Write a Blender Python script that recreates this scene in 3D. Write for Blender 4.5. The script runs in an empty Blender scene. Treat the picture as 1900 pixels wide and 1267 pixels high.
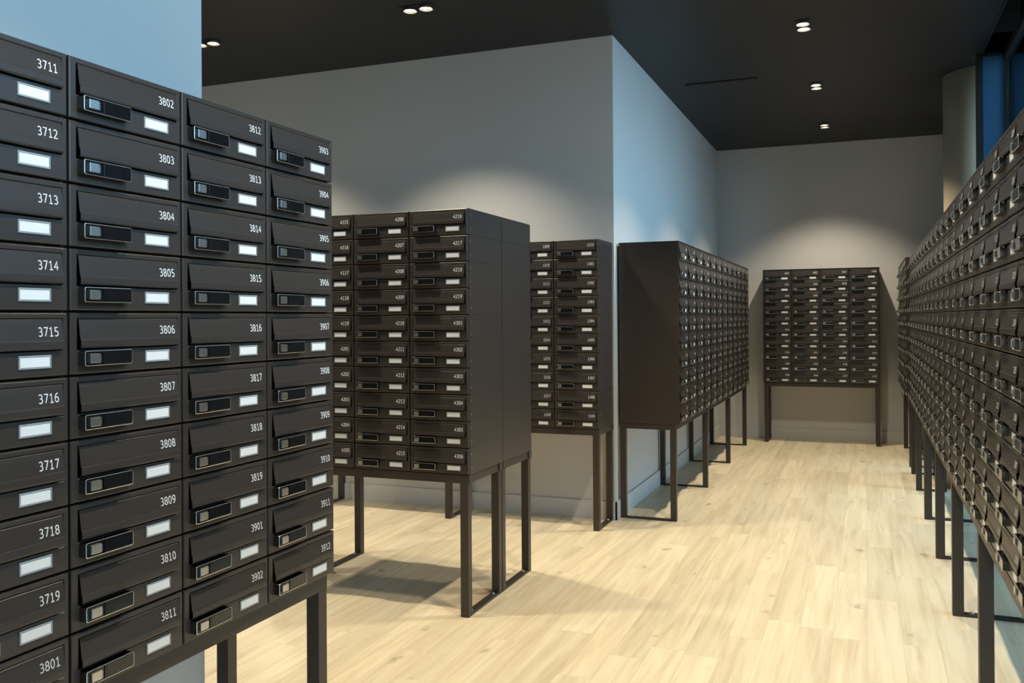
import bpy, bmesh, math, random
from mathutils import Matrix, Vector
random.seed(7)
C = bpy.context.scene
COL = C.collection
PI = math.pi

# ------------------------------------------------------------------ camera
YAW, PITCH, ROLL, F_PX, SY, ZC = 0.3758, 0.0039, -0.0064, 1661.15, 49.35, 1.2304
cy_, sy_ = math.cos(YAW), math.sin(YAW)
r0 = Vector((cy_, sy_, 0)); f0 = Vector((-sy_, cy_, 0)); z0v = Vector((0, 0, 1))
fw = f0*math.cos(PITCH) + z0v*math.sin(PITCH)
u0 = -f0*math.sin(PITCH) + z0v*math.cos(PITCH)
R_ = r0*math.cos(ROLL) + u0*math.sin(ROLL)
U_ = -r0*math.sin(ROLL) + u0*math.cos(ROLL)
cam = bpy.data.objects.new('camera', bpy.data.cameras.new('camera'))
COL.objects.link(cam)
m = Matrix.Identity(4)
for i in range(3):
    m[i][0], m[i][1], m[i][2] = R_[i], U_[i], -fw[i]
m[2][3] = ZC
cam.matrix_world = m
cam.data.sensor_width = 36.0
cam.data.lens = 36.0*F_PX/1900
cam.data.shift_y = -SY/1900
cam.data.clip_start = 0.02
C.camera = cam

# ------------------------------------------------------------------ colour management
C.view_settings.view_transform = 'Standard'
C.view_settings.look = 'None'
C.view_settings.exposure = 0.0
C.view_settings.gamma = 1.0
C.view_settings.use_curve_mapping = False
C.cycles.use_denoising = True
C.cycles.max_bounces = 8
C.cycles.sample_clamp_indirect = 6.0

# ------------------------------------------------------------------ key positions (metres)
H = 0.11                 # mailbox pitch, vertical
Z0 = 0.5868              # underside of the lowest mailbox
ZT = Z0 + 10*H
HC = 2.955               # ceiling
LAMP_COL = (1.0, 0.87, 0.67)
LAMP_W = 68.0
DAY = 7.2

# ------------------------------------------------------------------ world: dusk sky, bright towards the east (+X)
w = bpy.data.worlds.new('dusk_sky'); C.world = w; w.use_nodes = True
nt = w.node_tree; N = nt.nodes; L = nt.links
N.clear()
tc = N.new('ShaderNodeTexCoord'); sp = N.new('ShaderNodeSeparateXYZ')
L.new(tc.outputs['Generated'], sp.inputs[0])
dt = N.new('ShaderNodeVectorMath'); dt.operation = 'DOT_PRODUCT'; dt.inputs[1].default_value = (0.83, -0.55, 0.0)
L.new(tc.outputs['Generated'], dt.inputs[0])
mx = N.new('ShaderNodeMapRange'); mx.interpolation_type = 'SMOOTHSTEP'
mx.inputs['From Min'].default_value = -0.1; mx.inputs['From Max'].default_value = 0.9
mx.inputs['To Min'].default_value = 0.05; mx.inputs['To Max'].default_value = 1.0
L.new(dt.outputs['Value'], mx.inputs['Value'])
mz = N.new('ShaderNodeMapRange'); mz.interpolation_type = 'SMOOTHSTEP'
mz.inputs['From Min'].default_value = -0.45; mz.inputs['From Max'].default_value = -0.02
mz.inputs['To Min'].default_value = 0.28; mz.inputs['To Max'].default_value = 1.0
L.new(sp.outputs['Z'], mz.inputs['Value'])
mh = N.new('ShaderNodeMapRange'); mh.interpolation_type = 'SMOOTHSTEP'
mh.inputs['From Min'].default_value = 0.12; mh.inputs['From Max'].default_value = 0.42
mh.inputs['To Min'].default_value = 1.0; mh.inputs['To Max'].default_value = 1.35
L.new(sp.outputs['Z'], mh.inputs['Value'])
mu = N.new('ShaderNodeMath'); mu.operation = 'MULTIPLY'
L.new(mx.outputs[0], mu.inputs[0]); L.new(mz.outputs[0], mu.inputs[1])
mu2 = N.new('ShaderNodeMath'); mu2.operation = 'MULTIPLY'
L.new(mu.outputs[0], mu2.inputs[0]); L.new(mh.outputs[0], mu2.inputs[1]); mu = mu2
ms = N.new('ShaderNodeMath'); ms.operation = 'MULTIPLY'; ms.inputs[1].default_value = DAY
L.new(mu.outputs[0], ms.inputs[0])
bg = N.new('ShaderNodeBackground')
bc = N.new('ShaderNodeMixRGB'); bc.inputs[1].default_value = (0.09, 0.30, 0.70, 1); bc.inputs[2].default_value = (0.46, 0.77, 1.0, 1)
L.new(mx.outputs[0], bc.inputs[0])
L.new(ms.outputs[0], bg.inputs['Strength']); L.new(bc.outputs[0], bg.inputs['Color'])
wo = N.new('ShaderNodeOutputWorld'); L.new(bg.outputs[0], wo.inputs[0])

# daylight enters through the long window on the right: sampling portal on the glass line
pl = bpy.data.lights.new('window_portal', 'AREA'); pl.shape = 'RECTANGLE'
pl.size = 2.88; pl.size_y = 10.15; pl.cycles.is_portal = True
po = bpy.data.objects.new('window_portal', pl); COL.objects.link(po)
po.location = (0.93, 3.075, 1.49); po.rotation_euler = (0, PI/2, 0)

# twin ceiling downlights: x, y, axis of the pair
LAMPS = [(-0.328, 8.535, 'y'), (-0.328, 7.045, 'y'), (-0.328, 5.555, 'y'), (-0.328, 4.065, 'y'), (-0.328, 2.575, 'y'), (-0.328, 1.085, 'y'),
         (-2.293, 4.423, 'x'), (-3.79, 4.474, 'x'), (-2.293, 2.93, 'x'), (-3.79, 2.95, 'x')]
def lamp_spots(x, y, ax):
    d = 0.049
    return [(x, y-d), (x, y+d)] if ax == 'y' else [(x-d, y), (x+d, y)]
for (x, y, ax) in LAMPS:
    for (a, b) in lamp_spots(x, y, ax):
        sl = bpy.data.lights.new('downlight_spot', 'SPOT')
        sl.energy = LAMP_W; sl.color = LAMP_COL; sl.spot_size = math.radians(104); sl.spot_blend = 0.55
        sl.shadow_soft_size = 0.025
        so = bpy.data.objects.new('downlight_spot', sl); COL.objects.link(so)
        so.location = (a, b, HC-0.012)

# ------------------------------------------------------------------ materials
def mat(name, col, rough=0.5, metal=0.0, spec=0.5, coat=0.0):
    m = bpy.data.materials.new(name); m.use_nodes = True
    b = m.node_tree.nodes['Principled BSDF']
    b.inputs['Base Color'].default_value = (*col, 1)
    b.inputs['Roughness'].default_value = rough
    b.inputs['Metallic'].default_value = metal
    b.inputs['Specular IOR Level'].default_value = spec
    b.inputs['Coat Weight'].default_value = coat
    return m
def add_noise(m, scale, amount, rough_amt=0.0, bump=0.0, bump_scale=400):
    nt = m.node_tree; N = nt.nodes; L = nt.links; b = N['Principled BSDF']
    tc = N.new('ShaderNodeTexCoord'); n = N.new('ShaderNodeTexNoise')
    n.inputs['Scale'].default_value = scale; n.inputs['Detail'].default_value = 4
    L.new(tc.outputs['Object'], n.inputs['Vector'])
    c = b.inputs['Base Color'].default_value[:3]
    r = N.new('ShaderNodeValToRGB')
    r.color_ramp.elements[0].position = 0.3; r.color_ramp.elements[1].position = 0.7
    r.color_ramp.elements[0].color = tuple(x*(1-amount) for x in c)+(1,)
    r.color_ramp.elements[1].color = tuple(min(1, x*(1+amount)) for x in c)+(1,)
    L.new(n.outputs['Fac'], r.inputs[0]); L.new(r.outputs[0], b.inputs['Base Color'])
    if bump:
        n2 = N.new('ShaderNodeTexNoise'); n2.inputs['Scale'].default_value = bump_scale
        L.new(tc.outputs['Object'], n2.inputs['Vector'])
        bp = N.new('ShaderNodeBump'); bp.inputs['Strength'].default_value = bump; bp.inputs['Distance'].default_value = 0.001
        L.new(n2.outputs['Fac'], bp.inputs['Height']); L.new(bp.outputs[0], b.inputs['Normal'])
    return m

M_BROWN = add_noise(mat('brown_powder_coat', (0.042, 0.035, 0.031), 0.36, 0, 0.6), 3, 0.06, bump=0.06, bump_scale=900)
M_DARK = mat('dark_inside', (0.006, 0.005, 0.005), 0.7, 0, 0.2)  # flap pocket shade put into the colour; the ceiling slot shares this black
M_STAND = add_noise(mat('stand_powder_coat', (0.040, 0.031, 0.025), 0.45, 0, 0.5), 4, 0.06)
M_GLOSS = mat('gloss_black_plastic', (0.008, 0.009, 0.011), 0.12, 0, 0.6)
M_SHELL = mat('dark_metal_shell', (0.20, 0.19, 0.17), 0.16, 1.0)
M_CHROME = mat('chrome_edge', (0.92, 0.91, 0.88), 0.30, 0.95)
M_LOCK = mat('satin_lock', (0.62, 0.61, 0.57), 0.34, 1.0)
M_WHITE = mat('number_white', (0.84, 0.85, 0.86), 0.5)
M_CARD = mat('white_card', (0.88, 0.89, 0.90), 0.45)
M_CLEAR = mat('grey_holder_plastic', (0.36, 0.39, 0.41), 0.22, 0, 0.6)
M_STEEL = mat('bolt_steel', (0.6, 0.6, 0.6), 0.3, 1.0)
M_WALL = add_noise(mat('grey_wall_paint', (0.60, 0.595, 0.58), 0.85, 0, 0.2), 1.3, 0.02, bump=0.08, bump_scale=260)
M_BASE = mat('baseboard_paint', (0.62, 0.62, 0.61), 0.55, 0, 0.4)
M_CEIL = add_noise(mat('black_ceiling_paint', (0.012, 0.0125, 0.014), 0.48, 0, 0.4), 1.0, 0.05)
M_PILLAR = add_noise(mat('concrete_pillar', (0.52, 0.43, 0.31), 0.7, 0, 0.3), 2.2, 0.12, bump=0.15, bump_scale=40)
M_FRAME = mat('black_window_frame', (0.007, 0.007, 0.007), 0.55)
M_TRIM = mat('black_lamp_trim', (0.012, 0.012, 0.012), 0.5)
M_REFL = mat('lamp_reflector', (0.85, 0.85, 0.82), 0.25, 0.6)
M_PAVE = add_noise(mat('outside_paving', (0.32, 0.33, 0.34), 0.85), 6, 0.15)

M_LAMP = bpy.data.materials.new('lamp_glow'); M_LAMP.use_nodes = True
nt = M_LAMP.node_tree; nt.nodes.clear()
e = nt.nodes.new('ShaderNodeEmission'); e.inputs[0].default_value = (1, 0.86, 0.66, 1); e.inputs[1].default_value = 14
o_ = nt.nodes.new('ShaderNodeOutputMaterial'); nt.links.new(e.outputs[0], o_.inputs[0])

M_GLASS = bpy.data.materials.new('window_glass'); M_GLASS.use_nodes = True
nt = M_GLASS.node_tree; nt.nodes.clear(); N = nt.nodes
tr = N.new('ShaderNodeBsdfTransparent'); tr.inputs[0].default_value = (0.86, 0.9, 0.92, 1)
gl = N.new('ShaderNodeBsdfGlossy'); gl.inputs['Roughness'].default_value = 0.02
fr = N.new('ShaderNodeFresnel'); fr.inputs[0].default_value = 1.5
mi = N.new('ShaderNodeMixShader'); o_ = N.new('ShaderNodeOutputMaterial')
nt.links.new(fr.outputs[0], mi.inputs[0]); nt.links.new(tr.outputs[0], mi.inputs[1]); nt.links.new(gl.outputs[0], mi.inputs[2])
nt.links.new(mi.outputs[0], o_.inputs[0])

def floor_material():
    m = bpy.data.materials.new('oak_plank_floor'); m.use_nodes = True
    nt = m.node_tree; N = nt.nodes; L = nt.links; b = N['Principled BSDF']
    tc = N.new('ShaderNodeTexCoord')
    sw = N.new('ShaderNodeMapping'); sw.inputs['Rotation'].default_value = (0, 0, PI/2)   # planks run along Y
    L.new(tc.outputs['Object'], sw.inputs[0])
    s0 = N.new('ShaderNodeSeparateXYZ'); L.new(tc.outputs['Object'], s0.inputs[0])
    rw = N.new('ShaderNodeMath'); rw.operation = 'DIVIDE'; rw.inputs[1].default_value = 0.125; L.new(s0.outputs['X'], rw.inputs[0])
    rf = N.new('ShaderNodeMath'); rf.operation = 'FLOOR'; L.new(rw.outputs[0], rf.inputs[0])
    wnz = N.new('ShaderNodeTexWhiteNoise'); wnz.noise_dimensions = '1D'; L.new(rf.outputs[0], wnz.inputs['W'])
    yo = N.new('ShaderNodeMath'); yo.operation = 'MULTIPLY_ADD'; yo.inputs[1].default_value = 0.95; L.new(wnz.outputs['Value'], yo.inputs[0]); L.new(s0.outputs['Y'], yo.inputs[2])
    cb = N.new('ShaderNodeCombineXYZ'); L.new(yo.outputs[0], cb.inputs[0]); L.new(s0.outputs['X'], cb.inputs[1]); sw = cb
    br = N.new('ShaderNodeTexBrick')
    br.offset = 0.0; br.offset_frequency = 2; br.squash = 1
    br.inputs['Scale'].default_value = 1.0
    br.inputs['Brick Width'].default_value = 0.95; br.inputs['Row Height'].default_value = 0.125
    br.inputs['Mortar Size'].default_value = 0.0011; br.inputs['Mortar Smooth'].default_value = 0.3
    br.inputs['Bias'].default_value = 0.0
    br.inputs['Color1'].default_value = (0, 0, 0, 1); br.inputs['Color2'].default_value = (1, 1, 1, 1)
    br.inputs['Mortar'].default_value = (0.5, 0.5, 0.5, 1)
    L.new(sw.outputs[0], br.inputs['Vector'])
    # per plank shift of the grain
    sc = N.new('ShaderNodeVectorMath'); sc.operation = 'SCALE'; sc.inputs['Scale'].default_value = 37.0
    L.new(br.outputs['Color'], sc.inputs[0])
    ad = N.new('ShaderNodeVectorMath'); ad.operation = 'ADD'
    L.new(tc.outputs['Object'], ad.inputs[0]); L.new(sc.outputs[0], ad.inputs[1])
    st = N.new('ShaderNodeMapping'); st.inputs['Scale'].default_value = (14, 0.8, 1)
    L.new(ad.outputs[0], st.inputs[0])
    g = N.new('ShaderNodeTexNoise'); g.inputs['Scale'].default_value = 1.6; g.inputs['Detail'].default_value = 7; g.inputs['Roughness'].default_value = 0.62; g.inputs['Distortion'].default_value = 0.5
    L.new(st.outputs[0], g.inputs['Vector'])
    st2 = N.new('ShaderNodeMapping'); st2.inputs['Scale'].default_value = (5.2, 3.2, 1)
    L.new(tc.outputs['Object'], st2.inputs[0])
    wn = N.new('ShaderNodeTexNoise'); wn.inputs['Scale'].default_value = 5.0; wn.inputs['Detail'].default_value = 2
    L.new(st2.outputs[0], wn.inputs['Vector'])
    wa = N.new('ShaderNodeVectorMath'); wa.operation = 'SCALE'; wa.inputs['Scale'].default_value = 0.30
    L.new(wn.outputs['Color'], wa.inputs[0])
    wb = N.new('ShaderNodeVectorMath'); wb.operation = 'ADD'; L.new(st2.outputs[0], wb.inputs[0]); L.new(wa.outputs[0], wb.inputs[1])
    kn = N.new('ShaderNodeTexVoronoi'); kn.voronoi_dimensions = '2D'; kn.inputs['Scale'].default_value = 0.62; kn.inputs['Randomness'].default_value = 1.0
    L.new(wb.outputs[0], kn.inputs['Vector'])
    kr = N.new('ShaderNodeValToRGB'); kr.color_ramp.elements[0].position = 0.012; kr.color_ramp.elements[0].color = (0.25, 0.25, 0.25, 1)
    kr.color_ramp.elements[1].position = 0.085; kr.color_ramp.elements[1].color = (1, 1, 1, 1)
    ks = N.new('ShaderNodeSeparateXYZ'); L.new(kn.outputs['Color'], ks.inputs[0])
    kq = N.new('ShaderNodeMapRange'); kq.inputs['From Min'].default_value = 0.0; kq.inputs['From Max'].default_value = 1.0; kq.inputs['To Min'].default_value = 0.25; kq.inputs['To Max'].default_value = -0.02
    L.new(ks.outputs['X'], kq.inputs['Value'])
    kd = N.new('ShaderNodeMath'); kd.operation = 'ADD'; L.new(kn.outputs['Distance'], kd.inputs[0])
    kc = N.new('ShaderNodeMath'); kc.operation = 'MULTIPLY'; kc.inputs[1].default_value = 0.35; L.new(kq.outputs[0], kc.inputs[0]); L.new(kc.outputs[0], kd.inputs[1])
    L.new(kd.outputs[0], kr.inputs[0])
    gr = N.new('ShaderNodeValToRGB')
    gr.color_ramp.elements[0].position = 0.30; gr.color_ramp.elements[0].color = (0.64, 0.52, 0.34, 1)
    gr.color_ramp.elements[1].position = 0.58; gr.color_ramp.elements[1].color = (0.81, 0.71, 0.50, 1)
    L.new(g.outputs['Fac'], gr.inputs[0])
    kx = N.new('ShaderNodeMixRGB'); kx.blend_type = 'MIX'
    kx.inputs[1].default_value = (0.40, 0.32, 0.22, 1)
    L.new(kr.outputs[0], kx.inputs[0]); L.new(gr.outputs[0], kx.inputs[2])
    pv = N.new('ShaderNodeMapRange'); pv.inputs['To Min'].default_value = 0.90; pv.inputs['To Max'].default_value = 1.06
    L.new(br.outputs['Color'], pv.inputs['Value'])
    pm = N.new('ShaderNodeVectorMath'); pm.operation = 'SCALE'
    L.new(kx.outputs[0], pm.inputs[0]); L.new(pv.outputs[0], pm.inputs['Scale'])
    jm = N.new('ShaderNodeMixRGB'); jm.inputs[2].default_value = (0.50, 0.42, 0.29, 1)
    jf = N.new('ShaderNodeMath'); jf.operation = 'MULTIPLY'; jf.inputs[1].default_value = 0.5
    L.new(br.outputs['Fac'], jf.inputs[0]); L.new(jf.outputs[0], jm.inputs[0]); L.new(pm.outputs[0], jm.inputs[1])
    L.new(jm.outputs[0], b.inputs['Base Color'])
    b.inputs['Roughness'].default_value = 0.42
    b.inputs['Specular IOR Level'].default_value = 0.35
    bp = N.new('ShaderNodeBump'); bp.inputs['Strength'].default_value = 0.08; bp.inputs['Distance'].default_value = 0.002
    L.new(g.outputs['Fac'], bp.inputs['Height']); L.new(bp.outputs[0], b.inputs['Normal'])
    return m
M_FLOOR = floor_material()

# ------------------------------------------------------------------ mesh helpers
def add_box(bm, a, b, mi=0, bevel=0.0):
    x0, y0, z0 = a; x1, y1, z1 = b
    vs = [bm.verts.new(p) for p in ((x0,y0,z0),(x1,y0,z0),(x1,y1,z0),(x0,y1,z0),(x0,y0,z1),(x1,y0,z1),(x1,y1,z1),(x0,y1,z1))]
    fs = [bm.faces.new([vs[i] for i in q]) for q in ((0,3,2,1),(4,5,6,7),(0,1,5,4),(1,2,6,5),(2,3,7,6),(3,0,4,7))]
    for f in fs: f.material_index = mi
    if bevel:
        es = list({e for f in fs for e in f.edges})
        r = bmesh.ops.bevel(bm, geom=es, offset=bevel, segments=2, affect='EDGES', profile=0.6)
        for f in r['faces']: f.material_index = mi
def add_cyl(bm, c, r, h, axis='z', seg=24, mi=0, r2=None):
    r2 = r if r2 is None else r2
    def P(t, rr, k):
        a, b = rr*math.cos(t), rr*math.sin(t)
        return {'z': (c[0]+a, c[1]+b, c[2]+k), 'y': (c[0]+a, c[1]+k, c[2]+b), 'x': (c[0]+k, c[1]+a, c[2]+b)}[axis]
    lo = [bm.verts.new(P(2*PI*i/seg, r, 0)) for i in range(seg)]
    hi = [bm.verts.new(P(2*PI*i/seg, r2, h)) for i in range(seg)]
    for i in range(seg):
        f = bm.faces.new((lo[i], lo[(i+1) % seg], hi[(i+1) % seg], hi[i])); f.material_index = mi; f.smooth = True
    f = bm.faces.new(lo[::-1]); f.material_index = mi
    f = bm.faces.new(hi); f.material_index = mi
def mesh_of(name, bm, *mats):
    bmesh.ops.recalc_face_normals(bm, faces=bm.faces[:])
    me = bpy.data.meshes.new(name); bm.to_mesh(me); bm.free()
    for m in mats: me.materials.append(m)
    return me
def link(name, me, parent=None, loc=None, label=None):
    o = bpy.data.objects.new(name, me); COL.objects.link(o)
    if parent: o.parent = parent
    if loc is not None: o.location = loc
    if label: o['label'] = label
    return o
def obj(name, bm, m, parent=None, label=None):
    ms = m if isinstance(m, (list, tuple)) else [m]
    return link(name, mesh_of(name, bm, *ms), parent, None, label)
def thing(name, label, cat, loc=(0,0,0), rz=0, group=None):
    o = bpy.data.objects.new(name, None); COL.objects.link(o)
    o.empty_display_size = 0.05
    o.location = loc; o.rotation_euler = (0, 0, rz)
    tag(o, label, cat, group)
    return o
def tag(o, label, cat, group=None):
    o['label'] = label; o['category'] = cat
    if group: o['group'] = group
def struct(name, boxes, m, bevel=0.0):
    bm = bmesh.new()
    for a, b in boxes: add_box(bm, a, b, 0, bevel)
    o = obj(name, bm, m); o['kind'] = 'structure'; return o

# ------------------------------------------------------------------ room shell
XW, YW, YF = -1.4234, 5.3065, 9.43
XG = 0.87        # glass line
XL, YB = -6.2, -2.0
struct('floor', [((XL-0.2, YB-0.2, -0.06), (XG+0.05, YF+0.2, 0))], M_FLOOR)
struct('ceiling', [((XL-0.2, YB-0.2, HC), (0.73, YF+0.2, HC+0.12)),
                   ((0.73, 6.6, HC), (1.1, YF+0.2, HC+0.12))], M_CEIL)
struct('ceiling_recess', [((0.70, YB-0.2, HC+0.42), (1.1, 6.9, HC+0.5)),
                          ((0.70, YB-0.2, HC+0.12), (0.725, 6.6, HC+0.42)),
                          ((0.95, YB-0.2, HC+0.0), (1.1, 6.62, HC+0.42))], M_CEIL)
struct('trim_1', [((0.728, YB-0.2, HC-0.006), (0.736, 6.6, HC+0.12))], M_FRAME)
struct('wall_near_left', [((-1.83, YB, 0), (-1.612, 1.882, HC))], M_WALL)
struct('wall_middle', [((XL, YW, 0), (XW, YW+0.15, HC))], M_WALL)
struct('wall_side', [((XW-0.15, YW+0.15, 0), (XW, YF, HC))], M_WALL)
struct('wall_far', [((XW-0.15, YF, 0), (1.6, YF+0.15, HC))], M_WALL)
struct('wall_left', [((XL-0.15, YB, 0), (XL, YW+0.15, HC))], M_WALL)
struct('wall_back', [((XL, YB-0.15, 0), (1.1, YB, HC+0.5))], M_WALL)
struct('wall_right', [((XG, 7.0, 0), (XG+0.15, 7.5, HC)), ((XG, 8.15, 0), (XG+0.15, YF, HC))], M_WALL)
BB = 0.11
struct('baseboard_middle', [((XL, YW-0.014, 0), (XW+0.014, YW, BB))], M_BASE, 0.002)
struct('baseboard_side', [((XW, YW-0.014, 0), (XW+0.014, YF, BB))], M_BASE, 0.002)
struct('baseboard_far', [((XW+0.014, YF-0.014, 0), (XG, YF, BB))], M_BASE, 0.002)
struct('baseboard_near_left', [((-1.612, YB, 0), (-1.598, 1.882, BB))], M_BASE, 0.002)
struct('ground_outside', [((XG+0.05, YB-6, -0.12), (9, YF+6, -0.05))], M_PAVE)
# bulkhead over the return pane and the narrow post beside the pillar
struct('trim_2', [((0.73, 6.6, HC+0.0), (1.1, 6.66, HC+0.42))], mat('bulkhead_paint', (0.05, 0.055, 0.06), 0.7))
struct('trim_3', [((0.692, 6.6, 0), (0.73, 6.66, HC))], M_FRAME)

# long window on the right (glass line) with its return beside the pillar
def window(name, y0, y1):
    r = bpy.data.objects.new(name, None); COL.objects.link(r); r['kind'] = 'structure'; r.location = (XG, y0, 0)
    bm = bmesh.new(); t = 0.045; Ln = y1-y0
    add_box(bm, (-0.02, 0, 0), (0.04, t, HC), 0, 0.002)
    add_box(bm, (-0.02, Ln-0.005, 0), (0.04, Ln, HC), 0)
    add_box(bm, (-0.018, t, 0), (0.038, Ln-0.005, 0.05), 0, 0.002)
    add_box(bm, (-0.018, t, HC-0.05), (0.038, Ln-0.005, HC), 0, 0.002)
    obj('window_frame', bm, M_FRAME, r)
    bm = bmesh.new(); add_box(bm, (0.006, t, 0.05), (0.012, Ln-0.005, HC-0.05))
    obj('window_pane', bm, M_GLASS, r)
ys = [6.66-1.72*i for i in range(6)]
for i in range(5): window('window_%d' % (i+1), ys[i+1], ys[i])
window('window_7', 7.5, 8.15)
r = bpy.data.objects.new('window_6', None); COL.objects.link(r); r['kind'] = 'structure'; r.location = (0.73, 6.6, 0)
bm = bmesh.new(); add_box(bm, (0, 0.02, 0), (0.14, 0.06, 0.05)); add_box(bm, (0, 0.02, HC-0.02), (0.14, 0.06, HC)); add_box(bm, (0.132, 0.02, 0), (0.14, 0.06, HC))
obj('window_frame', bm, M_FRAME, r)
bm = bmesh.new(); add_box(bm, (0, 0.035, 0.05), (0.132, 0.041, HC-0.02)); obj('window_pane', bm, mat('blue_spandrel_glass', (0.045, 0.135, 0.25), 0.25, 0, 0.5), r)

# pillar
bm = bmesh.new(); add_cyl(bm, (0, 0, 0), 0.29, HC, 'z', 64)
o = obj('concrete_pillar', bm, M_PILLAR); o.location = (0.825, 7.19, 0)
tag(o, 'round grey-brown concrete pillar rising behind the long right-hand mailbox bank', 'pillar')

# slot in the ceiling
bm = bmesh.new(); add_box(bm, (-0.26, -0.012, -0.004), (0.26, 0.012, 0.0))
o = obj('ceiling_slot', bm, M_DARK); o.location = (-0.97, 6.65, HC-0.0005)
tag(o, 'thin black slot strip in the black ceiling, left of the middle downlight', 'vent')

# ------------------------------------------------------------------ downlights
def lamp_mesh():
    bm = bmesh.new()
    # open cup: trim ring, reflector cone, glowing disc
    seg = 32
    rings = [(0.042, 0.0, 0), (0.0385, -0.002, 0), (0.0365, 0.0005, 1), (0.034, 0.006, 1), (0.031, 0.0095, 1), (0.0305, 0.0095, 2)]
    prev = None
    for r, z, mi_ in rings:
        vs = [bm.verts.new((r*math.cos(2*PI*i/seg), r*math.sin(2*PI*i/seg), z)) for i in range(seg)]
        if prev:
            for i in range(seg):
                f = bm.faces.new((prev[i], prev[(i+1) % seg], vs[(i+1) % seg], vs[i])); f.material_index = mi_; f.smooth = True
        prev = vs
    f = bm.faces.new(prev); f.material_index = 2
    me = bpy.data.meshes.new('lamp'); 
    bm.to_mesh(me); bm.free()
    for m_ in (M_TRIM, M_REFL, M_LAMP): me.materials.append(m_)
    return me
LAMP_ME = lamp_mesh()
bm = bmesh.new(); add_box(bm, (-0.098, -0.049, 0.0), (0.098, 0.049, 0.004), 0, 0.0015)
PLATE_ME = mesh_of('trim_plate', bm, M_TRIM)
LL = ['small twin downlight in the black ceiling nearest the far end wall', 'twin downlight in the black ceiling, middle of the three in the right-hand row',
      'twin downlight in the black ceiling, closest of the three in the right-hand row', 'twin downlight in the right-hand row, first one above the frame', 'twin downlight in the right-hand row, second one above the frame',
      'twin downlight in the right-hand row, directly above the camera', 'twin downlight at the top edge, above the free-standing mailbox bank', 'twin downlight half hidden by the edge of the near left wall',
      'twin downlight out of frame above the front of the free-standing mailbox bank', 'twin downlight out of frame behind the near left wall']
for (x, y, ax), lb in zip(LAMPS, LL):
    t = thing('ceiling_downlight', lb, 'ceiling light', (x, y, HC-0.0135), PI/2 if ax == 'y' else 0, 'twin ceiling downlights')
    link('trim_plate', PLATE_ME, t, (0, 0, 0.0095))
    for s in (-1, 1):
        link('lamp', LAMP_ME, t, (s*0.049, 0, 0))

# ------------------------------------------------------------------ mailbox
def rounded_rect(x0, x1, z0, z1, r, seg=4):
    pts = []
    for cx, cz, a in ((x1-r, z0+r, -PI/2), (x1-r, z1-r, 0), (x0+r, z1-r, PI/2), (x0+r, z0+r, PI)):
        for i in range(seg+1):
            t = a + PI/2*i/seg
            pts.append((cx+r*math.cos(t), cz+r*math.sin(t)))
    return pts
def loft(bm, loops, mis, cap0=True, cap1=True, capmi=0):
    prev = None
    vv = []
    for pts, y in loops:
        vv.append([bm.verts.new((p[0], y, p[1])) for p in pts])
    n = len(vv[0])
    for k in range(len(vv)-1):
        for i in range(n):
            f = bm.faces.new((vv[k][i], vv[k][(i+1) % n], vv[k+1][(i+1) % n], vv[k+1][i])); f.material_index = mis[k]
    if cap0: bm.faces.new(vv[0]).material_index = mis[0]
    if cap1: bm.faces.new(vv[-1][::-1]).material_index = capmi

def body_mesh(W, D):
    bm = bmesh.new(); g = 0.0006
    add_box(bm, (g, 0.016, 0.0002), (W-g, D, H-0.0002), 0, 0.0006)
    return mesh_of('body', bm, M_BROWN)
def door_mesh(W):
    # front panel with a rounded border and a deep pocket behind the flap, its shade painted black
    bm = bmesh.new(); g = 0.0022
    def rect(i, zi=None):
        zi = i if zi is None else zi
        return [(i, zi), (W-i, zi), (W-i, H-zi), (i, H-zi)]
    px0, px1, pz0, pz1 = 0.064*W, 0.956*W, 0.40*H, 0.895*H
    pocket = [(px0, pz0), (px1, pz0), (px1, pz1), (px0, pz1)]
    def inn(d): return [(px0+d, pz0+d), (px1-d, pz0+d), (px1-d, pz1-d), (px0+d, pz1-d)]
    loft(bm, [(rect(g), 0.0155), (rect(g), 0.0022), (rect(g+0.0007), 0.0008), (rect(g+0.0022), 0.0), (inn(-0.0012), 0.0), (pocket, 0.0012), (inn(0), 0.0035), (inn(0), 0.0145)],
         [0, 0, 0, 0, 0, 0, 1], capmi=1)
    return mesh_of('door', bm, M_BROWN, M_DARK)
FY0, FY1, FZA, FZB = -0.0008, -0.0042, 0.82, 0.572
FZ = [(0.0016, 0.888*H), (0.0003, 0.876*H), (FY0, FZA*H), (FY1, FZB*H), (-0.0044, 0.563*H), (-0.0058, 0.559*H), (-0.0062, 0.54*H), (-0.0064, 0.452*H), (-0.0058, 0.430*H), (-0.0030, 0.420*H)]
def flap_mesh(W):
    bm = bmesh.new(); x0, x1 = 0.074*W, 0.947*W
    n = len(FZ); th = 0.0014
    outer = FZ; inner = [(y+th, z-(0.0008 if i < 4 else 0)) for i, (y, z) in enumerate(FZ)]
    inner[-1] = (FZ[-1][0]+0.0006, FZ[-1][1]+th)
    prof = outer + inner[::-1]
    rings = [[bm.verts.new((x, y, z)) for y, z in prof] for x in (x0, x0+0.0006, x1-0.0006, x1)]
    for k in range(3):
        for i in range(len(prof)):
            j = (i+1) % len(prof)
            bm.faces.new((rings[k][i], rings[k][j], rings[k+1][j], rings[k+1][i]))
    for rg in (rings[0], rings[-1]):
        for i in range(n-1):
            bm.faces.new((rg[i], rg[i+1], rg[2*n-2-i], rg[2*n-1-i]))
    # end cheek on the right where the flap meets its hinge
    return mesh_of('flap', bm, M_BROWN)
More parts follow.
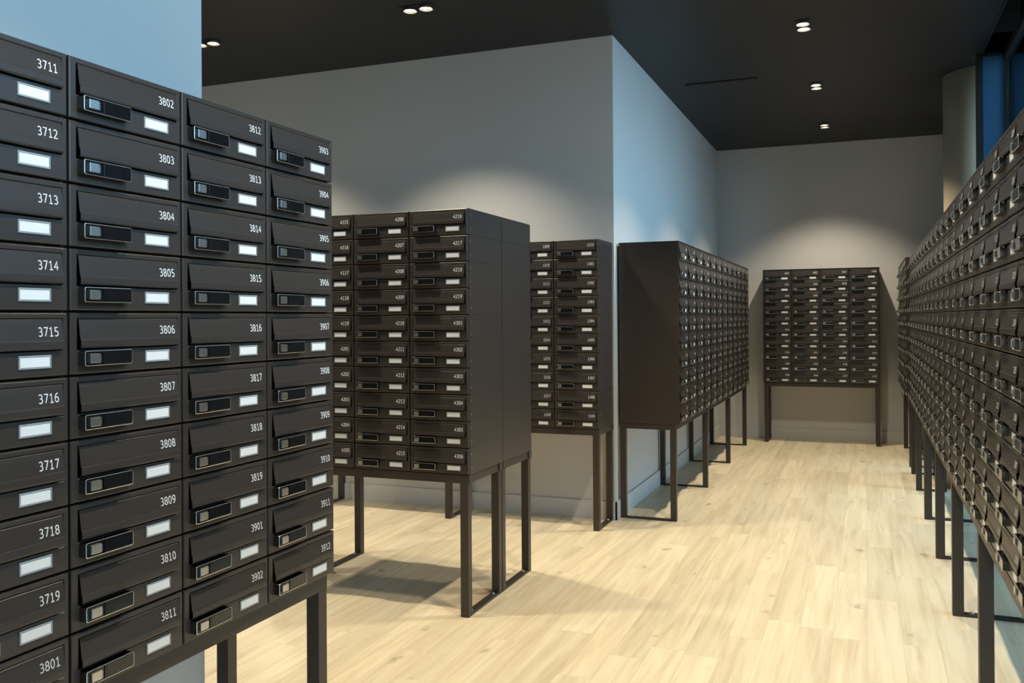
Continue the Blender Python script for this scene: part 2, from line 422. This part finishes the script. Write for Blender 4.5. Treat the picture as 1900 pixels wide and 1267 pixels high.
def handle_mesh(W):
    bm = bmesh.new(); x0, x1, za, zb = 0.068*W, 0.068*W+0.107, 0.145*H, 0.385*H
    q = lambda d, r: rounded_rect(x0+d, x1-d, za+d, zb-d, r, 3)
    loft(bm, [(q(0, 0.0035), 0.0), (q(0, 0.0035), -0.0158), (q(0.0003, 0.0033), -0.0164), (q(0.0012, 0.0026), -0.0166), (q(0.0014, 0.0024), -0.0150)],
         [2, 1, 1, 1, 0], capmi=0)
    # bridge between the lock window and the finger plate
    xm = x0+0.040
    add_box(bm, (xm, -0.0163, za+0.0016), (xm+0.003, -0.0148, zb-0.0016), 0)
    add_box(bm, (xm+0.0042, -0.0158, za+0.0022), (x1-0.002, -0.0148, zb-0.0022), 0, 0.0004)
    return mesh_of('handle', bm, M_GLOSS, M_CHROME, M_SHELL), (x0, za, zb)
def lock_mesh(x0, za, zb):
    bm = bmesh.new(); cx = x0+0.021; h = (zb-za)/2-0.0050; cz = (za+zb)/2
    add_box(bm, (cx-0.0115, -0.0192, cz-h), (cx+0.0100, -0.0148, cz+h), 0, 0.0009)
    for i in range(4):
        z = cz-h+0.0016+i*(2*h-0.0032)/4
        add_box(bm, (cx+0.0098, -0.0189, z), (cx+0.0120, -0.0150, z+0.0022), 0)
    return mesh_of('lock', bm, M_LOCK)
def plate_mesh(W):
    bm = bmesh.new(); x0, x1, z0, z1 = 0.635*W, 0.635*W+0.062, 0.145*H, 0.345*H
    def rc(d): return [(x0+d, z0+d), (x1-d, z0+d), (x1-d, z1-d), (x0+d, z1-d)]
    loft(bm, [(rc(0), 0.0), (rc(0), -0.0014), (rc(0.0006), -0.0021), (rc(0.0022), -0.0021), (rc(0.0025), -0.0009)], [0, 0, 0, 0], capmi=0)
    pl_ = mesh_of('name_plate', bm, M_CLEAR)
    bm = bmesh.new(); add_box(bm, (x0+0.0030, -0.0015, z0+0.0030), (x1-0.0030, -0.0009, z1-0.0030))
    return pl_, mesh_of('name_card', bm, M_CARD)
def screw_mesh(W):
    bm = bmesh.new()
    add_cyl(bm, (W-0.0006, 0.030, 0), 0.0028, 0.0012, 'x', 12)
    return mesh_of('screw', bm, M_STEEL)

KIT = {}
def kit(W, D):
    k = (round(W, 4), round(D, 4))
    if k not in KIT:
        hm, (hx, za, zb) = handle_mesh(W)
        pm, cm = plate_mesh(W)
        KIT[k] = dict(W=W, body=body_mesh(W, D), door=door_mesh(W), flap=flap_mesh(W), handle=hm, lock=lock_mesh(hx, za, zb), plate=pm, card=cm, screw=screw_mesh(W))
    return KIT[k]

def arc(cx, cy, rx, ry, a0, a1, n=10):
    return [(cx+rx*math.cos(math.radians(a0+(a1-a0)*i/n)), cy+ry*math.sin(math.radians(a0+(a1-a0)*i/n))) for i in range(n+1)]
# stroke digits on a box 0.56 wide and 1 high (centre lines run 0.05..0.95)
STROKES = {
 '0': [arc(0.28, 0.5, 0.215, 0.45, 90, 450, 24)],
 '1': [[(0.10, 0.78), (0.30, 0.945), (0.30, 0.05)], [(0.10, 0.05), (0.50, 0.05)]],
 '2': [[(0.07, 0.83)]+arc(0.265, 0.72, 0.205, 0.23, 125, -35, 10)+[(0.07, 0.05), (0.51, 0.05)]],
 '3': [[(0.08, 0.88)]+arc(0.26, 0.735, 0.20, 0.215, 100, -90, 10)+[(0.17, 0.52)], [(0.17, 0.52)]+arc(0.25, 0.285, 0.235, 0.235, 90, -100, 10)+[(0.06, 0.10)]],
 '4': [[(0.40, 0.05), (0.40, 0.945), (0.05, 0.33), (0.54, 0.33)]],
 '5': [[(0.47, 0.95), (0.14, 0.95), (0.12, 0.56)]+arc(0.25, 0.315, 0.225, 0.265, 100, -100, 12)+[(0.07, 0.09)]],
 '6': [arc(0.285, 0.32, 0.205, 0.27, 90, 450, 20), [(0.46, 0.935)]+arc(0.40, 0.40, 0.32, 0.55, 92, 180, 10)+[(0.085, 0.30)]],
 '7': [[(0.06, 0.95), (0.50, 0.95), (0.20, 0.05)]],
 '8': [arc(0.28, 0.735, 0.185, 0.215, 90, 450, 18), arc(0.28, 0.285, 0.215, 0.235, 90, 450, 20)],
 '9': [arc(0.275, 0.68, 0.205, 0.27, 90, 450, 20), [(0.10, 0.065)]+arc(0.16, 0.60, 0.32, 0.55, -88, 0, 10)+[(0.475, 0.70)]],
}
DIG = {}
def digit(ch):
    if ch not in DIG:
        vs = []; fs = []; hw = 0.058
        for st in STROKES[ch]:
            n = len(st); L_ = []; 
            for i, p in enumerate(st):
                a = Vector(st[max(0, i-1)]); c = Vector(st[min(n-1, i+1)]); p = Vector(p)
                closed = (Vector(st[0])-Vector(st[-1])).length < 1e-4
                if closed and i in (0, n-1): a = Vector(st[-2]); c = Vector(st[1])
                d0 = (p-a) if (p-a).length > 1e-6 else (c-p); d1 = (c-p) if (c-p).length > 1e-6 else (p-a)
                d0.normalize(); d1.normalize()
                n0 = Vector((-d0.y, d0.x)); n1 = Vector((-d1.y, d1.x)); mn = n0+n1
                if mn.length < 0.2: mn = n0
                mn.normalize(); k_ = min(1.9, 1/max(0.35, mn.dot(n0)))
                L_.append((p+mn*hw*k_, p-mn*hw*k_))
            off = len(vs)
            for q0, q1 in L_: vs += [Vector((q0.x-0.28, q0.y, 0)), Vector((q1.x-0.28, q1.y, 0))]
            for i in range(n-1): fs.append((off+2*i, off+2*i+1, off+2*i+3, off+2*i+2))
        DIG[ch] = (vs, fs, 1.0)
    return DIG[ch]
TH = math.atan2(FY0-FY1, (FZA-FZB)*H)
NUM = {}
def number_mesh(txt, W):
    k = (txt, round(W, 4))
    if k in NUM: return NUM[k]
    hgt = digit('7')[2]; s = 0.0158/hgt; adv = 0.0104
    V = []; Fc = []
    ct, st_ = math.cos(TH), math.sin(TH)
    zb = 0.622*H; t_ = (FZA*H-zb)/((FZA-FZB)*H); yb = FY0+t_*(FY1-FY0)-0.0003
    for i, ch in enumerate(txt):
        vs, fs, _ = digit(ch); off = len(V)
        cx = 0.916*W-adv*(len(txt)-i-0.5)
        for v in vs:
            x = cx+v.x*s; u = v.y*s; n = v.z*s
            V.append((x, yb+u*st_-n*ct, zb+u*ct+n*st_))
        Fc += [tuple(a+off for a in f) for f in fs]
    me = bpy.data.meshes.new('number'); me.from_pydata(V, [], Fc); me.update(); me.materials.append(M_WHITE)
    NUM[k] = me
    return me

def mailbox(K, loc, rz, num, label, group, screws=False, cat='mailbox'):
    t = thing('mailbox', label, cat, loc, rz, group)
    link('body', K['body'], t)
    link('door', K['door'], t)
    fl = link('flap', K['flap'], t)
    if num: link('number', number_mesh(num, K['W']), fl, None, 'white number ' + num)
    hd = link('handle', K['handle'], t, None, 'gloss black handle with thin chrome edge')
    link('lock', K['lock'], hd)
    np_ = link('name_plate', K['plate'], t, None, 'grey-edged name plate')
    link('name_card', K['card'], np_)
    if screws:
        for z in (0.028, 0.083): link('screw', K['screw'], t, (0, 0, z))
    return t

STUFF = []           # (kit, matrix, number)
def place(K, loc, rz, num):
    STUFF.append((K, Matrix.Translation(loc) @ Matrix.Rotation(rz, 4, 'Z'), num))

def seq(start, n):   # 3711 + n, nineteen numbers to a floor
    f, u = divmod(start, 100)
    i = (u-1)+n
    return '%d' % ((f + i//19)*100 + i % 19 + 1)
ORD = ['top', 'second', 'third', 'fourth', 'fifth', 'sixth', 'seventh', 'eighth', 'ninth', 'bottom']
COLN = ['first', 'second', 'third', 'fourth', 'fifth', 'sixth', 'seventh', 'eighth', 'ninth', 'tenth']
def zrow(k): return Z0 + (9-k)*H

# --- stand: beams, legs, foot bars. Local frame: face towards -Y, x to the right, origin at front left floor corner
BEAM, LEG, FOOT = 0.036, 0.036, 0.010
def stand(label, loc, rz, length, depth, frames, inset=0.0, x_in=0.0, LEG=LEG):
    t = thing('mailbox_stand', label, 'stand', loc, rz, 'steel mailbox stands')
    zt = Z0-0.0006; y0 = inset; y1 = depth-0.002; xa, xb = x_in, length-x_in
    bm = bmesh.new()
    add_box(bm, (xa, y0, zt-BEAM), (xb, y0+LEG, zt), 0, 0.0012)
    add_box(bm, (xa, y1-LEG, zt-BEAM), (xb, y1, zt), 0, 0.0012)
    for x in frames:
        add_box(bm, (x, y0+LEG, zt-BEAM), (x+LEG, y1-LEG, zt), 0, 0.0012)
    obj('beam_frame', bm, M_STAND, t)
    for x in frames:
        for y in (y0, y1-LEG):
            bm = bmesh.new(); add_box(bm, (x, y, 0), (x+LEG, y+LEG, zt-BEAM), 0, 0.0012)
            obj('leg', bm, M_STAND, t)
        bm = bmesh.new(); add_box(bm, (x+0.001, y0+LEG, 0), (x+LEG-0.001, y1-LEG, FOOT), 0, 0.001)
        fb = obj('foot_bar', bm, M_STAND, t)
        for y in (y0+LEG+0.03, y1-LEG-0.03):
            bm = bmesh.new(); add_cyl(bm, (x+LEG/2, y, FOOT), 0.0085, 0.0035, 'z', 12); add_cyl(bm, (x+LEG/2, y, FOOT+0.0035), 0.0055, 0.005, 'z', 6)
            obj('bolt', bm, M_STEEL, fb)
    return t
def casing(label, loc, rz, length, depth, left=True, right=True, top=True, over=0.002):
    t = thing('bank_casing', label, 'casing', loc, rz, 'sheet steel casings round the mailbox banks')
    th = 0.005
    if left:
        bm = bmesh.new(); add_box(bm, (-th-0.0003, -over, Z0-0.0005), (-0.0003, depth, ZT+0.0003), 0, 0.0008); obj('side_panel', bm, M_STAND, t)
    if right:
        bm = bmesh.new(); add_box(bm, (length+0.0003, -over, Z0-0.0005), (length+th+0.0003, depth, ZT+0.0003), 0, 0.0008); obj('side_panel', bm, M_STAND, t)
    if top:
        bm = bmesh.new(); add_box(bm, (-th-0.0003, -over-0.001, ZT+0.0004), (length+th+0.0003, depth, ZT+0.0044), 0, 0.0008); obj('top_panel', bm, M_STAND, t)
    return t

# ---- bank A: near left, faces +X.  local x -> +Y
WA, DA, XA, YA1 = 0.2709, 0.325, -1.2595, 1.9523
KA = kit(WA, DA); n_cols = 7; YA0 = YA1-n_cols*WA
for c in range(n_cols):
    ci = n_cols-1-c          # 0 = right-hand (far) end column
    for k in range(10):
        num = seq(3903, -10*ci + k) if True else None
        loc = (XA, YA0+c*WA, zrow(k))
        if ci <= 3:
            mailbox(KA, loc, PI/2, num, 'charcoal mailbox numbered %s in the large near left bank' % num, 'mailboxes of the near left bank')
        else: place(KA, loc, PI/2, num)
stand('dark brown steel stand under the large near left mailbox bank', (XA, YA0, 0), PI/2, n_cols*WA, DA+0.004,
      [0.016, n_cols*WA-0.018-LEG], inset=0.012, x_in=0.016)

# ---- bank B: free standing, back to back, faces -Y
WB, DB, XB1, YB2, EB = 0.2709, 0.372, -1.5190, 3.3556, 0.7479
KB = kit(WB, DB); nB = 4; XB0 = XB1-nB*WB
for c in range(nB):
    ci = nB-1-c
    for k in range(10):
        num = seq(4216, -10*ci + k)
        loc = (XB0+c*WB, YB2, zrow(k))
        if ci <= 2: mailbox(KB, loc, 0, num, 'brown mailbox numbered %s in the free-standing bank left of centre' % num, 'mailboxes of the free-standing bank', screws=(ci == 0))
        else: place(KB, loc, 0, num)
for c in range(nB):          # rear half, fronts turned to the grey wall
    for k in range(10):
        num = seq(4401, 10*c+k)
        loc = (XB1-c*WB, YB2+EB, zrow(k))
        if c == 0: mailbox(KB, loc, PI, num, 'rear mailbox showing only its plain side, %s row, behind the bank ending in 4306' % ORD[k], 'rear mailboxes of the free-standing bank')
        else: place(KB, loc, PI, num)
fB = [nB*WB-0.006-LEG-0.937, nB*WB-0.006-LEG]
stand('front brown steel stand under the free-standing mailbox bank', (XB0, YB2, 0), 0, nB*WB, DB, fB, inset=0.004)
stand('rear brown steel stand under the free-standing mailbox bank', (XB1, YB2+EB, 0), PI, nB*WB, DB, [0.006, 0.006+0.937], inset=0.004)

# ---- bank C: against the grey wall, faces -Y
WC, DC, XC1, YC = 0.2709, 0.320, -1.4314, 4.9809
KC = kit(WC, DC); nC = 8; XC0 = XC1-nC*WC
for c in range(nC):
    ci = nC-1-c
    for k in range(10):
        num = seq(1219, -10*ci + k)
        loc = (XC0+c*WC, YC, zrow(k))
        if ci <= 1: mailbox(KC, loc, 0, num, 'brown mailbox numbered %s in the bank against the grey wall' % num, 'mailboxes of the bank against the grey wall', screws=(ci == 0))
        else: place(KC, loc, 0, num)
e_ = nC*WC-0.003-LEG
stand('brown steel stand under the mailbox bank against the grey wall', (XC0, YC, 0), 0, nC*WC, DC+0.004, [e_-0.948*2, e_-0.948, e_], inset=0.003)

# ---- bank D: along the bluish side wall, faces +X
WD, DD, XD, YD0 = 0.2866, 0.366, -1.0431, 5.3683+0.006
KD = kit(WD, DD); nD = 12
for c in range(nD):
    for k in range(10):
        num = seq(1310, 10*c+k)
        loc = (XD, YD0+c*WD, zrow(k))
        if c <= 5: mailbox(KD, loc, PI/2, num, 'mailbox, %s row, %s column from the near end, bank along the bluish wall' % (ORD[k], COLN[c]), 'mailboxes of the bank along the bluish wall')
        else: place(KD, loc, PI/2, num)
stand('brown steel stand with four leg frames along the bluish wall', (XD, YD0, 0), PI/2, nD*WD, DD+0.004, [0.0, 1.148, 2.298, nD*WD-LEG], inset=0.022)
casing('smooth dark brown casing of the mailbox bank along the bluish wall', (XD, YD0, 0), PI/2, nD*WD, DD)

# ---- bank E: far end wall, faces -Y
WE, DE, XE0, YE = 0.2632, 0.300, -0.9300, 9.1063
KE = kit(WE, DE)
for c in range(4):
    for k in range(10):
        num = seq(1916, 10*c+k)
        mailbox(KE, (XE0+c*WE, YE, zrow(k)), 0, num, 'mailbox, %s row, %s column from the left, bank on the far end wall' % (ORD[k], COLN[c]), 'mailboxes of the far end bank')
stand('brown steel stand under the mailbox bank on the far end wall', (XE0, YE, 0), 0, 4*WE, DE, [0.0, 4*WE-LEG], inset=0.006)
casing('thin brown casing round the mailbox bank on the far end wall', (XE0, YE, 0), 0, 4*WE, DE)

# ---- bank F: long right-hand bank, faces -X.  local x -> -Y
WF, DF, XF, YF1 = 0.2967, 0.325, 0.3247, 7.656
KF = kit(WF, DF); KF2 = kit(WF, 0.195); nF = 26
for c in range(nF):          # c = 0 at the far end
    for k in range(10):
        num = seq(3119, 10*(c-17)+k)
        loc = (XF, YF1-c*WF, zrow(k))
        if 9 <= c <= 18:
            q = 18-c
            cl = 'cut off by the picture edge' if q == 0 else '%s from the right picture edge' % COLN[q]
            mailbox(KF, loc, -PI/2, num, 'mailbox, %s row, long right-hand bank, column %s' % (ORD[k], cl), 'mailboxes of the long right-hand bank')
        else: place(KF2 if c < 3 else KF, loc, -PI/2, num)
# front legs stand at y = 3.403, 4.078, ...
YF2 = YF1-3*WF
fr = [YF2-y-0.021 for y in (5.97, 5.03, 4.098, 3.165, 2.232, 1.30, 0.36)]
stand('long dark brown steel stand under the right-hand mailbox bank', (XF, YF2, 0), -PI/2, (nF-3)*WF, DF+0.004, fr, inset=0.0, LEG=0.042)
stand('shallow dark brown stand in front of the pillar, far end of long bank', (XF, YF1, 0), -PI/2, 3*WF-0.0005, 0.197, [0.0, 0.71], inset=0.0, LEG=0.038)

# ---- bank G: last bank on the right beyond the long one
WG, DG, XG0, YG1 = 0.2850, 0.325, 0.300, 9.395
KG = kit(WG, DG); nG = 6
for c in range(nG):
    for k in range(10):
        place(KG, (XG0, YG1-c*WG, zrow(k)), -PI/2, seq(2118, 10*c+k))
stand('short brown steel stand at the far right beyond the long bank', (XG0, YG1, 0), -PI/2, nG*WG, DG+0.004, [0.28, nG*WG-LEG-0.28], inset=0.026)
casing('narrow dark brown casing of the last bank at the far right', (XG0, YG1, 0), -PI/2, nG*WG, DG, left=False, top=True)

# ---- every further mailbox as one object
V = []; Fc = []; MI = []; MATS = [M_BROWN, M_DARK, M_GLOSS, M_SHELL, M_CHROME, M_LOCK, M_CLEAR, M_CARD, M_WHITE]
for K, Mx, num in STUFF:
    for me in (K['body'], K['door'], K['flap'], K['handle'], K['lock'], K['plate'], K['card'], number_mesh(num, K['W'])):
        off = len(V); mm = [MATS.index(x) for x in me.materials]
        V += [(Mx @ v.co)[:] for v in me.vertices]
        for p in me.polygons:
            Fc.append(tuple(a+off for a in p.vertices)); MI.append(mm[p.material_index])
me = bpy.data.meshes.new('further_mailboxes'); me.from_pydata(V, [], Fc)
for m_ in MATS: me.materials.append(m_)
me.polygons.foreach_set('material_index', MI); me.update()
o = link('further_mailboxes', me)
tag(o, 'remaining small or hidden brown mailboxes filling the rest of the banks', 'mailboxes'); o['kind'] = 'stuff'
